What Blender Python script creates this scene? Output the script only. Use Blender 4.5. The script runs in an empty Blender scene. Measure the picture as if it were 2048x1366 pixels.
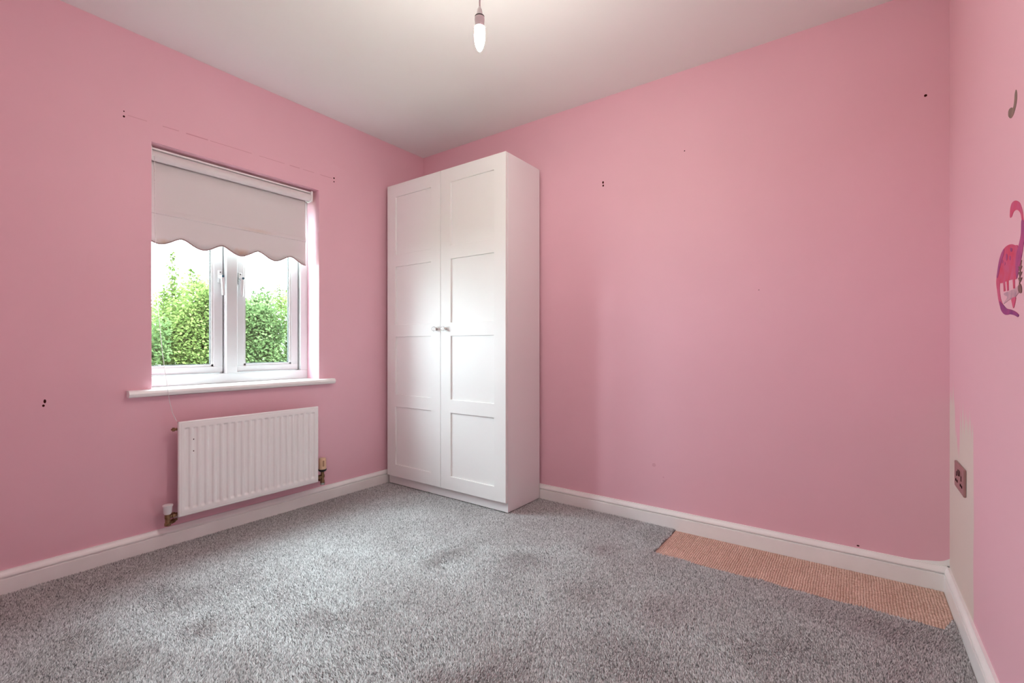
import bpy, bmesh, math, random
import numpy as np
from mathutils import Vector, Matrix

# ------------------------------------------------------------------ camera, sky, exposure
SC = bpy.context.scene
COL = SC.collection
W, D, H = 2.904, 2.72, 2.3351          # room: x 0..W, y -D..0, z 0..H

cam_data = bpy.data.cameras.new('camera')
cam = bpy.data.objects.new('camera', cam_data)
COL.objects.link(cam)
cam.location = (2.60821, -2.45479, 0.93211)
cam.rotation_euler = (math.radians(90), 0, math.radians(36.0587))
cam_data.sensor_width = 36.0
cam_data.lens = 940.98 / 2048 * 36.0
cam_data.shift_y = 8.66 / 2048
cam_data.clip_start = 0.02
SC.camera = cam

SKY = 16.5                             # bright even overcast, a little brighter overhead
world = bpy.data.worlds.new('overcast_sky')
SC.world = world
world.use_nodes = True
_nt = world.node_tree
_bg = _nt.nodes['Background']
_bg.inputs['Color'].default_value = (0.82, 1.0, 1.06, 1)
_tc = _nt.nodes.new('ShaderNodeTexCoord'); _sx = _nt.nodes.new('ShaderNodeSeparateXYZ'); _mr = _nt.nodes.new('ShaderNodeMapRange')
_mr.inputs['To Min'].default_value = SKY * 0.75; _mr.inputs['To Max'].default_value = SKY
_nt.links.new(_tc.outputs['Generated'], _sx.inputs[0]); _nt.links.new(_sx.outputs['Z'], _mr.inputs['Value']); _nt.links.new(_mr.outputs[0], _bg.inputs['Strength'])

SUN = 6.0                             # hazy sun spread wide by thin cloud, on the window side of the house
sun_data = bpy.data.lights.new('hazy_sun', 'SUN')
sun_data.energy = SUN
sun_data.angle = math.radians(48)
sun_data.color = (0.86, 1.0, 1.04)
sun = bpy.data.objects.new('hazy_sun', sun_data)
COL.objects.link(sun)
sun.rotation_euler = (0, math.radians(-44), 0)      # shines along +x and down, 46 degrees high

portal_data = bpy.data.lights.new('window_portal', 'AREA')   # guides sampling of the sky, emits nothing itself
portal_data.shape = 'RECTANGLE'
portal_data.size = 1.18
portal_data.size_y = 0.89
portal_data.cycles.is_portal = True
portal = bpy.data.objects.new('window_portal', portal_data)
COL.objects.link(portal)
portal.location = (-0.210, -1.290, 1.30)
portal.rotation_euler = (0, math.radians(-90), 0)

BULB = 385.0
SC.view_settings.view_transform = 'Standard'
SC.view_settings.look = 'None'
SC.view_settings.exposure = 1.25
SC.view_settings.gamma = 1.0
SC.view_settings.use_curve_mapping = False
SC.cycles.max_bounces = 10
SC.cycles.diffuse_bounces = 5
SC.cycles.adaptive_threshold = 0.12
SC.cycles.glossy_bounces = 4
SC.cycles.transparent_max_bounces = 12
SC.cycles.caustics_reflective = False
SC.cycles.caustics_refractive = False

# ------------------------------------------------------------------ helpers
def srgb(r, g, b):
    f = lambda c: (c / 255 / 12.92) if c / 255 <= 0.04045 else ((c / 255 + 0.055) / 1.055) ** 2.4
    return (f(r), f(g), f(b), 1)

def mat(name, color, rough=0.5, metallic=0.0, spec=0.5, bump=None, vary=None, emission=None):
    m = bpy.data.materials.new(name)
    m.use_nodes = True
    nt = m.node_tree
    b = nt.nodes['Principled BSDF']
    b.inputs['Base Color'].default_value = color if len(color) == 4 else (*color, 1)
    b.inputs['Roughness'].default_value = rough
    b.inputs['Metallic'].default_value = metallic
    b.inputs['Specular IOR Level'].default_value = spec
    if bump or vary:
        tc = nt.nodes.new('ShaderNodeTexCoord')
    if vary:                               # (scale, amount): mild blotchy colour variation
        n = nt.nodes.new('ShaderNodeTexNoise'); n.inputs['Scale'].default_value = vary[0]; n.inputs['Detail'].default_value = 4
        nt.links.new(tc.outputs['Object'], n.inputs['Vector'])
        mp = nt.nodes.new('ShaderNodeMapRange')
        mp.inputs['From Min'].default_value = 0.3; mp.inputs['From Max'].default_value = 0.7
        mp.inputs['To Min'].default_value = 1 - vary[1]; mp.inputs['To Max'].default_value = 1 + vary[1]
        nt.links.new(n.outputs['Fac'], mp.inputs['Value'])
        vm = nt.nodes.new('ShaderNodeVectorMath'); vm.operation = 'SCALE'
        vm.inputs[0].default_value = tuple(color[:3])
        nt.links.new(mp.outputs['Result'], vm.inputs['Scale'])
        nt.links.new(vm.outputs['Vector'], b.inputs['Base Color'])
    if bump:                               # (scale, strength, distance)
        n2 = nt.nodes.new('ShaderNodeTexNoise'); n2.inputs['Scale'].default_value = bump[0]; n2.inputs['Detail'].default_value = 3
        nt.links.new(tc.outputs['Object'], n2.inputs['Vector'])
        bp = nt.nodes.new('ShaderNodeBump'); bp.inputs['Strength'].default_value = bump[1]; bp.inputs['Distance'].default_value = bump[2]
        nt.links.new(n2.outputs['Fac'], bp.inputs['Height'])
        nt.links.new(bp.outputs['Normal'], b.inputs['Normal'])
    if emission:
        b.inputs['Emission Color'].default_value = (*emission[0], 1)
        b.inputs['Emission Strength'].default_value = emission[1]
    return m

def link(name, me, m=None, parent=None, smooth=False):
    o = bpy.data.objects.new(name, me)
    COL.objects.link(o)
    if m is not None and len(me.materials) == 0:
        me.materials.append(m)
    if parent is not None:
        o.parent = parent
    if smooth:
        me.polygons.foreach_set('use_smooth', [True] * len(me.polygons))
    return o

def empty(name, loc=(0, 0, 0), parent=None):
    o = bpy.data.objects.new(name, None)
    o.empty_display_size = 0.1
    COL.objects.link(o)
    o.location = loc
    if parent is not None:
        o.parent = parent
    return o

def tag(o, label=None, cat=None, group=None, kind=None):
    if label: o['label'] = label
    if cat: o['category'] = cat
    if group: o['group'] = group
    if kind: o['kind'] = kind
    return o

class MB:
    """collects shapes for ONE mesh; all coordinates relative to an origin"""
    def __init__(self, origin=(0, 0, 0)):
        self.bm = bmesh.new(); self.o = Vector(origin)
    def v(self, p): return self.bm.verts.new(Vector(p) - self.o)
    def box(self, a, b, bevel=0.0):
        x0, y0, z0 = [min(i, j) for i, j in zip(a, b)]; x1, y1, z1 = [max(i, j) for i, j in zip(a, b)]
        vs = [self.v(p) for p in ((x0,y0,z0),(x1,y0,z0),(x1,y1,z0),(x0,y1,z0),(x0,y0,z1),(x1,y0,z1),(x1,y1,z1),(x0,y1,z1))]
        fs = [self.bm.faces.new([vs[i] for i in f]) for f in ((3,2,1,0),(4,5,6,7),(0,1,5,4),(1,2,6,5),(2,3,7,6),(3,0,4,7))]
        if bevel > 0:
            es = list({e for f in fs for e in f.edges})
            bmesh.ops.bevel(self.bm, geom=es, offset=bevel, segments=2, profile=0.5, affect='EDGES')
        return self
    def prism(self, prof, p0, p1, u, w):
        """profile [(a,b)] in axes u,w extruded from p0 to p1"""
        p0, p1, u, w = Vector(p0), Vector(p1), Vector(u), Vector(w)
        A = [self.v(p0 + u * a + w * b) for a, b in prof]; B = [self.v(p1 + u * a + w * b) for a, b in prof]
        n = len(prof)
        for i in range(n):
            j = (i + 1) % n
            self.bm.faces.new((A[i], A[j], B[j], B[i]))
        self.bm.faces.new(A[::-1]); self.bm.faces.new(B)
        return self
    def lathe(self, prof, base, axis=(0, 0, 1), seg=24):
        """profile [(r,h)] turned about an axis through base"""
        ax = Vector(axis).normalized(); t = Vector((1, 0, 0)) if abs(ax.x) < 0.9 else Vector((0, 1, 0))
        u = ax.cross(t).normalized(); w = ax.cross(u)
        rings = []
        for r, h in prof:
            c = Vector(base) + ax * h
            if r < 1e-6: rings.append([self.v(c)])
            else: rings.append([self.v(c + (u * math.cos(2*math.pi*k/seg) + w * math.sin(2*math.pi*k/seg)) * r) for k in range(seg)])
        for a, b in zip(rings, rings[1:]):
            for k in range(seg):
                j = (k + 1) % seg
                if len(a) == 1 and len(b) == 1: continue
                if len(a) == 1: self.bm.faces.new((a[0], b[k], b[j]))
                elif len(b) == 1: self.bm.faces.new((a[k], a[j], b[0]))
                else: self.bm.faces.new((a[k], a[j], b[j], b[k]))
        if len(rings[0]) > 1: self.bm.faces.new(rings[0][::-1])
        if len(rings[-1]) > 1: self.bm.faces.new(rings[-1])
        return self
    def tube(self, pts, r, seg=8):
        pts = [Vector(p) for p in pts]; rings = []
        for i, p in enumerate(pts):
            d = (pts[min(i+1, len(pts)-1)] - pts[max(i-1, 0)]).normalized()
            t = Vector((0, 0, 1)) if abs(d.z) < 0.9 else Vector((1, 0, 0))
            u = d.cross(t).normalized(); w = d.cross(u)
            rr = r[i] if isinstance(r, (list, tuple)) else r
            rings.append([self.v(p + (u*math.cos(2*math.pi*k/seg) + w*math.sin(2*math.pi*k/seg)) * rr) for k in range(seg)])
        for a, b in zip(rings, rings[1:]):
            for k in range(seg):
                j = (k + 1) % seg
                self.bm.faces.new((a[k], a[j], b[j], b[k]))
        self.bm.faces.new(rings[0][::-1]); self.bm.faces.new(rings[-1])
        return self
    def sphere(self, c, r, seg=10, rings=6):
        prof = [(r * math.sin(math.pi * i / rings), -r * math.cos(math.pi * i / rings)) for i in range(rings + 1)]
        prof[0] = (0, -r); prof[-1] = (0, r)
        return self.lathe(prof, c, seg=seg)
    def build(self, name, m=None, parent=None, smooth=False, auto=None):
        bmesh.ops.recalc_face_normals(self.bm, faces=self.bm.faces)
        me = bpy.data.meshes.new(name); self.bm.to_mesh(me); self.bm.free()
        o = link(name, me, m, None, smooth)
        if smooth and auto:
            me.set_sharp_from_angle(angle=math.radians(auto))
        if parent is not None:
            o.parent = parent
            o.location = self.o - parent_world(parent)
        else:
            o.location = self.o
        return o

def parent_world(p):
    w = Vector((0, 0, 0))
    while p is not None:
        w = w + Vector(p.location); p = p.parent
    return w

def numpy_mesh(name, verts, faces, nside, m, parent=None, attr=None):
    me = bpy.data.meshes.new(name)
    nv, nf = len(verts), len(faces)
    me.vertices.add(nv); me.vertices.foreach_set('co', np.ascontiguousarray(verts, np.float32).ravel())
    me.loops.add(nf * nside); me.loops.foreach_set('vertex_index', np.ascontiguousarray(faces, np.int32).ravel())
    me.polygons.add(nf); me.polygons.foreach_set('loop_start', np.arange(0, nf * nside, nside, dtype=np.int32))
    if attr is not None:
        a = me.attributes.new(attr[0], 'FLOAT', 'POINT'); a.data.foreach_set('value', np.ascontiguousarray(attr[1], np.float32))
    me.update(); me.validate()
    return link(name, me, m, parent)

# ------------------------------------------------------------------ materials
PINK = (0.82, 0.48, 0.555, 1)
M = {}
M['pink'] = mat('pink_emulsion', PINK, 0.55, spec=0.35, bump=(160, 0.05, 0.002), vary=(2.2, 0.018))
M['ceiling'] = mat('white_ceiling_emulsion', (0.86, 0.86, 0.85, 1), 0.9, spec=0.1, bump=(120, 0.05, 0.002), vary=(1.5, 0.012))
M['gloss'] = mat('white_gloss_paint', (0.90, 0.885, 0.87, 1), 0.32, vary=(9, 0.03), bump=(40, 0.04, 0.002))
M['upvc'] = mat('white_upvc', (0.66, 0.67, 0.68, 1), 0.3)
M['foil'] = mat('white_foil_door', (0.86, 0.85, 0.84, 1), 0.5, spec=0.35)
M['foil_side'] = mat('white_melamine', (0.86, 0.85, 0.85, 1), 0.5)
M['gasket'] = mat('black_rubber_gasket', (0.02, 0.022, 0.025, 1), 0.6)
M['brass'] = mat('tarnished_brass', (0.30, 0.17, 0.09, 1), 0.35, metallic=0.9, vary=(60, 0.35))
M['chrome'] = mat('worn_chrome', (0.62, 0.56, 0.52, 1), 0.2, metallic=1.0)
M['enamel'] = mat('radiator_enamel', (0.88, 0.86, 0.85, 1), 0.3, vary=(5, 0.02))
M['whiteplastic'] = mat('white_plastic', (0.85, 0.83, 0.83, 1), 0.35)
M['cream'] = mat('yellowed_cream_plastic', (0.80, 0.55, 0.36, 1), 0.4)
M['black'] = mat('black_plastic', (0.012, 0.011, 0.011, 1), 0.35)
M['hole'] = mat('dark_rawlplug_hole', (0.05, 0.008, 0.006, 1), 0.9, spec=0.0)
M['line'] = mat('dirty_pencil_line', (0.66, 0.33, 0.38, 1), 0.9, spec=0.0)
M['navy'] = mat('blue_plastic_button', (0.02, 0.09, 0.14, 1), 0.4)
M['tape'] = mat('grey_pink_braid', (0.33, 0.22, 0.22, 1), 0.9)
M['copper'] = mat('rose_brushed_metal', (0.42, 0.24, 0.23, 1), 0.35, metallic=0.7, vary=(30, 0.05))
M['copperdark'] = mat('dark_red_slot', (0.02, 0.006, 0.006, 1), 0.8, spec=0)
M['copperrocker'] = mat('dark_rose_rocker', (0.10, 0.035, 0.035, 1), 0.4)
M['cable'] = mat('white_flex', (0.8, 0.76, 0.75, 1), 0.5)

def glass_mat():
    m = bpy.data.materials.new('window_glass'); m.use_nodes = True
    nt = m.node_tree; nt.nodes.clear()
    out = nt.nodes.new('ShaderNodeOutputMaterial'); mix = nt.nodes.new('ShaderNodeMixShader')
    tr = nt.nodes.new('ShaderNodeBsdfTransparent'); tr.inputs['Color'].default_value = (0.96, 0.98, 0.97, 1)
    gl = nt.nodes.new('ShaderNodeBsdfGlossy'); gl.inputs['Roughness'].default_value = 0.02
    fr = nt.nodes.new('ShaderNodeFresnel'); fr.inputs['IOR'].default_value = 1.45
    geo = nt.nodes.new('ShaderNodeNewGeometry'); ior = nt.nodes.new('ShaderNodeMapRange')      # both faces of the thin pane reflect alike
    ior.inputs['To Min'].default_value = 1.45; ior.inputs['To Max'].default_value = 1 / 1.45
    nt.links.new(geo.outputs['Backfacing'], ior.inputs['Value']); nt.links.new(ior.outputs[0], fr.inputs['IOR'])
    nt.links.new(fr.outputs[0], mix.inputs[0]); nt.links.new(tr.outputs[0], mix.inputs[1]); nt.links.new(gl.outputs[0], mix.inputs[2])
    nt.links.new(mix.outputs[0], out.inputs[0])
    return m
M['glass'] = glass_mat()

def crystal_mat():
    m = bpy.data.materials.new('clear_crystal'); m.use_nodes = True
    b = m.node_tree.nodes['Principled BSDF']
    b.inputs['Base Color'].default_value = (0.97, 0.96, 0.96, 1); b.inputs['Roughness'].default_value = 0.02
    b.inputs['Transmission Weight'].default_value = 1.0; b.inputs['IOR'].default_value = 1.5
    return m
M['crystal'] = crystal_mat()

def fabric_mat():
    """white blind cloth with a few tea-coloured water stains along its lower edge"""
    m = mat('white_blind_cloth', (0.72, 0.68, 0.68, 1), 0.85, spec=0.15)
    nt = m.node_tree; b = nt.nodes['Principled BSDF']
    tc = nt.nodes.new('ShaderNodeTexCoord')
    col = None
    base = (0.74, 0.70, 0.70, 1)
    prev = None
    for (y, z, ry, rz, amt, c) in ((-1.612, 1.428, 0.035, 0.018, 0.55, (0.60, 0.40, 0.22, 1)), (-1.258, 1.433, 0.05, 0.028, 0.6, (0.62, 0.36, 0.22, 1)), (-1.175, 1.569, 0.10, 0.014, 0.35, (0.66, 0.46, 0.34, 1)), (-1.05, 1.425, 0.16, 0.03, 0.22, (0.62, 0.48, 0.42, 1))):
        mp = nt.nodes.new('ShaderNodeMapping'); mp.vector_type = 'POINT'
        mp.inputs['Location'].default_value = (0, -y / ry, -z / rz); mp.inputs['Scale'].default_value = (0, 1 / ry, 1 / rz)
        nt.links.new(tc.outputs['Object'], mp.inputs['Vector'])
        ns = nt.nodes.new('ShaderNodeTexNoise'); ns.inputs['Scale'].default_value = 60
        nt.links.new(tc.outputs['Object'], ns.inputs['Vector'])
        ln = nt.nodes.new('ShaderNodeVectorMath'); ln.operation = 'LENGTH'; nt.links.new(mp.outputs[0], ln.inputs[0])
        ad = nt.nodes.new('ShaderNodeMath'); ad.operation = 'MULTIPLY_ADD'; ad.inputs[1].default_value = 0.8; nt.links.new(ns.outputs['Fac'], ad.inputs[0]); nt.links.new(ln.outputs['Value'], ad.inputs[2])
        rg = nt.nodes.new('ShaderNodeMapRange'); rg.inputs['From Min'].default_value = 0.5; rg.inputs['From Max'].default_value = 1.5
        rg.inputs['To Min'].default_value = amt; rg.inputs['To Max'].default_value = 0.0
        nt.links.new(ad.outputs[0], rg.inputs['Value'])
        mx = nt.nodes.new('ShaderNodeMix'); mx.data_type = 'RGBA'
        nt.links.new(rg.outputs['Result'], mx.inputs[0])
        if prev is None: mx.inputs[6].default_value = base
        else: nt.links.new(prev, mx.inputs[6])
        mx.inputs[7].default_value = c
        prev = mx.outputs[2]
    nt.links.new(prev, b.inputs['Base Color'])
    # faint weave
    wv = nt.nodes.new('ShaderNodeTexNoise'); wv.inputs['Scale'].default_value = 900
    nt.links.new(tc.outputs['Object'], wv.inputs['Vector'])
    bp = nt.nodes.new('ShaderNodeBump'); bp.inputs['Strength'].default_value = 0.08; bp.inputs['Distance'].default_value = 0.001
    nt.links.new(wv.outputs['Fac'], bp.inputs['Height']); nt.links.new(bp.outputs['Normal'], b.inputs['Normal'])
    return m
M['fabric'] = fabric_mat()

def right_wall_mat():
    """pink paint with an unpainted magnolia strip in the corner: ragged brushed top edge"""
    m = mat('pink_emulsion_with_bare_corner', PINK, 0.6, spec=0.3)
    nt = m.node_tree; b = nt.nodes['Principled BSDF']
    def math_(op, a, c=None):
        n = nt.nodes.new('ShaderNodeMath'); n.operation = op
        for i, x in enumerate((a, c)):
            if x is None: continue
            if isinstance(x, (int, float)): n.inputs[i].default_value = x
            else: nt.links.new(x, n.inputs[i])
        return n.outputs[0]
    tc = nt.nodes.new('ShaderNodeTexCoord'); sep = nt.nodes.new('ShaderNodeSeparateXYZ')
    nt.links.new(tc.outputs['Object'], sep.inputs[0])
    y, z = sep.outputs['Y'], sep.outputs['Z']
    # vertical brush streaks: noise stretched along z
    mp = nt.nodes.new('ShaderNodeMapping'); mp.inputs['Scale'].default_value = (0, 42, 3.0)
    nt.links.new(tc.outputs['Object'], mp.inputs['Vector'])
    st = nt.nodes.new('ShaderNodeTexNoise'); st.inputs['Scale'].default_value = 1.0; st.inputs['Detail'].default_value = 3
    nt.links.new(mp.outputs[0], st.inputs['Vector'])
    streak = math_('MULTIPLY', math_('SUBTRACT', st.outputs['Fac'], 0.5), 0.30)
    def hump(c, w, h):
        return math_('MULTIPLY', math_('EXPONENT', math_('MULTIPLY', math_('POWER', math_('DIVIDE', math_('ADD', y, -c), w), 2.0), -1.0)), h)
    # brushed top edge near z = 0.69, a tongue running up the corner and a notch beside it
    top = math_('ADD', math_('ADD', streak, 0.69), math_('ADD', hump(-0.17, 0.045, -0.13), hump(-0.06, 0.06, 0.07)))
    ins_z = nt.nodes.new('ShaderNodeMapRange'); ins_z.inputs['From Min'].default_value = -0.02; ins_z.inputs['From Max'].default_value = 0.03
    nt.links.new(math_('SUBTRACT', top, z), ins_z.inputs['Value'])
    mp2 = nt.nodes.new('ShaderNodeTexNoise'); mp2.inputs['Scale'].default_value = 5; nt.links.new(tc.outputs['Object'], mp2.inputs['Vector'])
    ye = math_('ADD', math_('MULTIPLY', math_('SUBTRACT', mp2.outputs['Fac'], 0.5), 0.03), 0.452)
    ins_y = nt.nodes.new('ShaderNodeMapRange'); ins_y.inputs['From Min'].default_value = -0.004; ins_y.inputs['From Max'].default_value = 0.004
    nt.links.new(math_('ADD', y, ye), ins_y.inputs['Value'])
    mask = math_('MULTIPLY', ins_z.outputs[0], ins_y.outputs[0])
    mx = nt.nodes.new('ShaderNodeMix'); mx.data_type = 'RGBA'
    mx.inputs[6].default_value = PINK; mx.inputs[7].default_value = (0.74, 0.64, 0.58, 1)
    nt.links.new(mask, mx.inputs[0]); nt.links.new(mx.outputs[2], b.inputs['Base Color'])
    return m
M['pink_right'] = right_wall_mat()

def pile_mat():
    """grey twist pile: every tuft has its own yarn tone (attribute 'yarn')"""
    m = mat('grey_twist_pile', (0.4, 0.4, 0.4, 1), 0.9, spec=0.1)
    nt = m.node_tree; b = nt.nodes['Principled BSDF']
    at = nt.nodes.new('ShaderNodeAttribute'); at.attribute_name = 'yarn'
    cr = nt.nodes.new('ShaderNodeValToRGB')
    cr.color_ramp.elements[0].position = 0.0; cr.color_ramp.elements[0].color = (0.13, 0.126, 0.128, 1)
    cr.color_ramp.elements[1].position = 1.0; cr.color_ramp.elements[1].color = (0.80, 0.79, 0.79, 1)
    e = cr.color_ramp.elements.new(0.45); e.color = (0.49, 0.48, 0.485, 1)
    nt.links.new(at.outputs['Fac'], cr.inputs[0]); nt.links.new(cr.outputs[0], b.inputs['Base Color'])
    b.inputs['Sheen Weight'].default_value = 0.25
    return m
M['pile'] = pile_mat()
M['pilebase'] = mat('grey_carpet_backing', (0.30, 0.29, 0.29, 1), 0.95, spec=0.05)

def beige_mat():
    m = mat('beige_loop_yarn', (0.62, 0.42, 0.30, 1), 0.9, spec=0.1)
    nt = m.node_tree; b = nt.nodes['Principled BSDF']
    at = nt.nodes.new('ShaderNodeAttribute'); at.attribute_name = 'yarn'
    cr = nt.nodes.new('ShaderNodeValToRGB')
    cr.color_ramp.elements[0].color = (0.54, 0.36, 0.28, 1); cr.color_ramp.elements[1].color = (0.80, 0.59, 0.50, 1)
    nt.links.new(at.outputs['Fac'], cr.inputs[0]); nt.links.new(cr.outputs[0], b.inputs['Base Color'])
    return m
M['beige'] = beige_mat()
M['beigebase'] = mat('beige_backing', (0.50, 0.34, 0.27, 1), 0.95, spec=0.05)

def leaf_mat(name, c0, c1):
    m = bpy.data.materials.new(name); m.use_nodes = True
    nt = m.node_tree; nt.nodes.clear()
    out = nt.nodes.new('ShaderNodeOutputMaterial')
    at = nt.nodes.new('ShaderNodeAttribute'); at.attribute_name = 'yarn'
    cr = nt.nodes.new('ShaderNodeValToRGB'); cr.color_ramp.elements[0].color = c0; cr.color_ramp.elements[1].color = c1
    nt.links.new(at.outputs['Fac'], cr.inputs[0])
    d = nt.nodes.new('ShaderNodeBsdfDiffuse'); t = nt.nodes.new('ShaderNodeBsdfTranslucent'); mx = nt.nodes.new('ShaderNodeMixShader')
    mx.inputs[0].default_value = 0.45
    nt.links.new(cr.outputs[0], d.inputs[0]); nt.links.new(cr.outputs[0], t.inputs[0])
    nt.links.new(d.outputs[0], mx.inputs[1]); nt.links.new(t.outputs[0], mx.inputs[2]); nt.links.new(mx.outputs[0], out.inputs[0])
    return m
M['leaf'] = leaf_mat('lime_green_leaves', (0.028, 0.050, 0.012, 1), (0.160, 0.210, 0.064, 1))
M['leaf2'] = leaf_mat('mid_green_leaves', (0.024, 0.047, 0.016, 1), (0.125, 0.178, 0.072, 1))
M['bark'] = mat('grey_brown_bark', (0.06, 0.045, 0.03, 1), 0.9, vary=(30, 0.3))
M['lawn'] = mat('lawn_grass', (0.05, 0.09, 0.02, 1), 0.95, vary=(4, 0.3))

# ------------------------------------------------------------------ room shell
WY0, WY1, WZ0, WZ1 = -1.683, -0.848, 0.698, 1.870       # window opening
T = 0.205
XI = -0.118                                              # the plaster laps over the left side of the window frame
FWY0 = -1.735
b = MB()
for (xa, xb, ya) in ((XI, 0, WY0), (-T, XI, FWY0)):
    b.box((xa, -D - T, -0.03), (xb, ya, H + 0.15)); b.box((xa, WY1, -0.03), (xb, T, H + 0.15))
    b.box((xa, ya, -0.03), (xb, WY1, WZ0)); b.box((xa, ya, WZ1), (xb, WY1, H + 0.15))
wall_left = tag(b.build('wall_left', M['pink']), kind='structure')
wall_back = tag(MB().box((0, 0, -0.03), (W, T, H + 0.15)).build('wall_back', M['pink']), kind='structure')
wall_right = tag(MB().box((W, -D - T, -0.03), (W + T, T, H + 0.15)).build('wall_right', M['pink_right']), kind='structure')
wall_front = tag(MB().box((0, -D - T, -0.03), (W, -D, H + 0.15)).build('wall_front', M['pink']), kind='structure')
ceiling = tag(MB().box((0, -D, H), (W, 0, H + 0.15)).build('ceiling', M['ceiling']), kind='structure')

# grey carpet with an L-shaped cut-out by the back right corner
PX0, PY0 = 1.868, -0.352           # cut-out: x from PX0 to the right wall, y from PY0 to the back wall
b = MB()
b.box((0, -D, -0.06), (W, 0, -0.016))
b.box((0, -D, -0.016), (W, PY0, -0.007)); b.box((0, PY0, -0.016), (PX0, 0, -0.007))
floor = tag(b.build('floor', M['pilebase']), kind='structure')

# skirting boards
SK = [(0, -0.014), (0.0185, -0.014), (0.0185, 0.0505), (0.0180, 0.0518), (0.0105, 0.0530), (0.0105, 0.0568), (0.0168, 0.0580),
      (0.0176, 0.0600), (0.0168, 0.0640), (0.0145, 0.0690), (0.0110, 0.0740), (0.0085, 0.0785), (0.0078, 0.0820), (0, 0.0820)]
up = (0, 0, 1)
tag(MB().prism(SK, (0, -D, 0), (0, 0, 0), (1, 0, 0), up).build('baseboard_left', M['gloss']), kind='structure')
tag(MB().prism(SK, (0.0, 0, 0), (W, 0, 0), (0, -1, 0), up).build('baseboard_back', M['gloss']), kind='structure')
tag(MB().prism(SK, (W, -D, 0), (W, 0, 0), (-1, 0, 0), up).build('baseboard_right', M['gloss']), kind='structure')
b = MB(); b.prism(SK, (0, -D, 0), (1.13, -D, 0), (0, 1, 0), up); b.prism(SK, (2.03, -D, 0), (W, -D, 0), (0, 1, 0), up)
tag(b.build('baseboard_front', M['gloss']), kind='structure')

# white panelled door, unseen, added behind the camera to bounce light into the room
door = tag(empty('added_door_1', (1.58, -D, 0)), kind='structure')
DOO = (1.58, -D, 0)
b = MB(DOO)
b.box((1.13, -D, 0), (1.20, -D + 0.018, 2.05), 0.003); b.box((1.96, -D, 0), (2.03, -D + 0.018, 2.05), 0.003); b.box((1.13, -D, 1.98), (2.03, -D + 0.018, 2.05), 0.003)
b.build('architrave', M['gloss'], door)
MB(DOO).box((1.20, -D - 0.03, 0.005), (1.96, -D + 0.006, 1.98), 0.002).build('door_leaf', M['gloss'], door)
for (xa, xb) in ((1.29, 1.54), (1.62, 1.87)):
    for (za, zb_) in ((0.20, 0.88), (1.06, 1.86)):
        MB(DOO).box((xa, -D + 0.004, za), (xb, -D + 0.010, zb_), 0.004).build('raised_panel', M['gloss'], door)
MB(DOO).tube([(1.26, -D + 0.006, 0.98), (1.26, -D + 0.05, 0.98), (1.28, -D + 0.055, 0.98), (1.37, -D + 0.055, 0.98)], 0.009, 10).build('lever_handle', M['chrome'], door, smooth=True)

# ------------------------------------------------------------------ window
win = tag(empty('window_1', (-0.125, -1.2655, 0.733)), kind='structure')
XF = -0.125
b = MB((XF, -1.2655, 0.733))
b.box((XF, FWY0, 0.733), (XF - 0.065, WY1, 0.785), 0.003)        # bottom rail
b.box((XF, FWY0, 1.815), (XF - 0.065, WY1, WZ1), 0.003)          # head
b.box((XF, FWY0, 0.785), (XF - 0.065, FWY0 + 0.045, 1.815), 0.003)
b.box((XF, WY1 - 0.045, 0.785), (XF - 0.065, WY1, 1.815), 0.003)
b.build('frame', M['upvc'], win)
b = MB((XF, -1.2655, 0.733)); b.prism([(0, 0), (0.006, 0.004), (0.006, 0.056), (0, 0.060), (-0.060, 0.060), (-0.060, 0)], (XF, -1.317, 0.785), (XF, -1.317, 1.815), (1, 0, 0), (0, 1, 0))
b.build('mullion', M['upvc'], win)
b = MB((-0.05, -1.2655, 0.733))
prof = [(0.0, -0.031), (0.0, 0.0)]
b.prism([(0, 0), (0.030, 0), (0.036, -0.005), (0.040, -0.0155), (0.036, -0.026), (0.030, -0.031), (0, -0.031)], (0, -1.775, 0.733), (0, -0.760, 0.733), (1, 0, 0), up)
b.box((-0.19, WY0, 0.702), (0.0, WY1, 0.733))
b.build('window_sill', M['gloss'], win)

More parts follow.
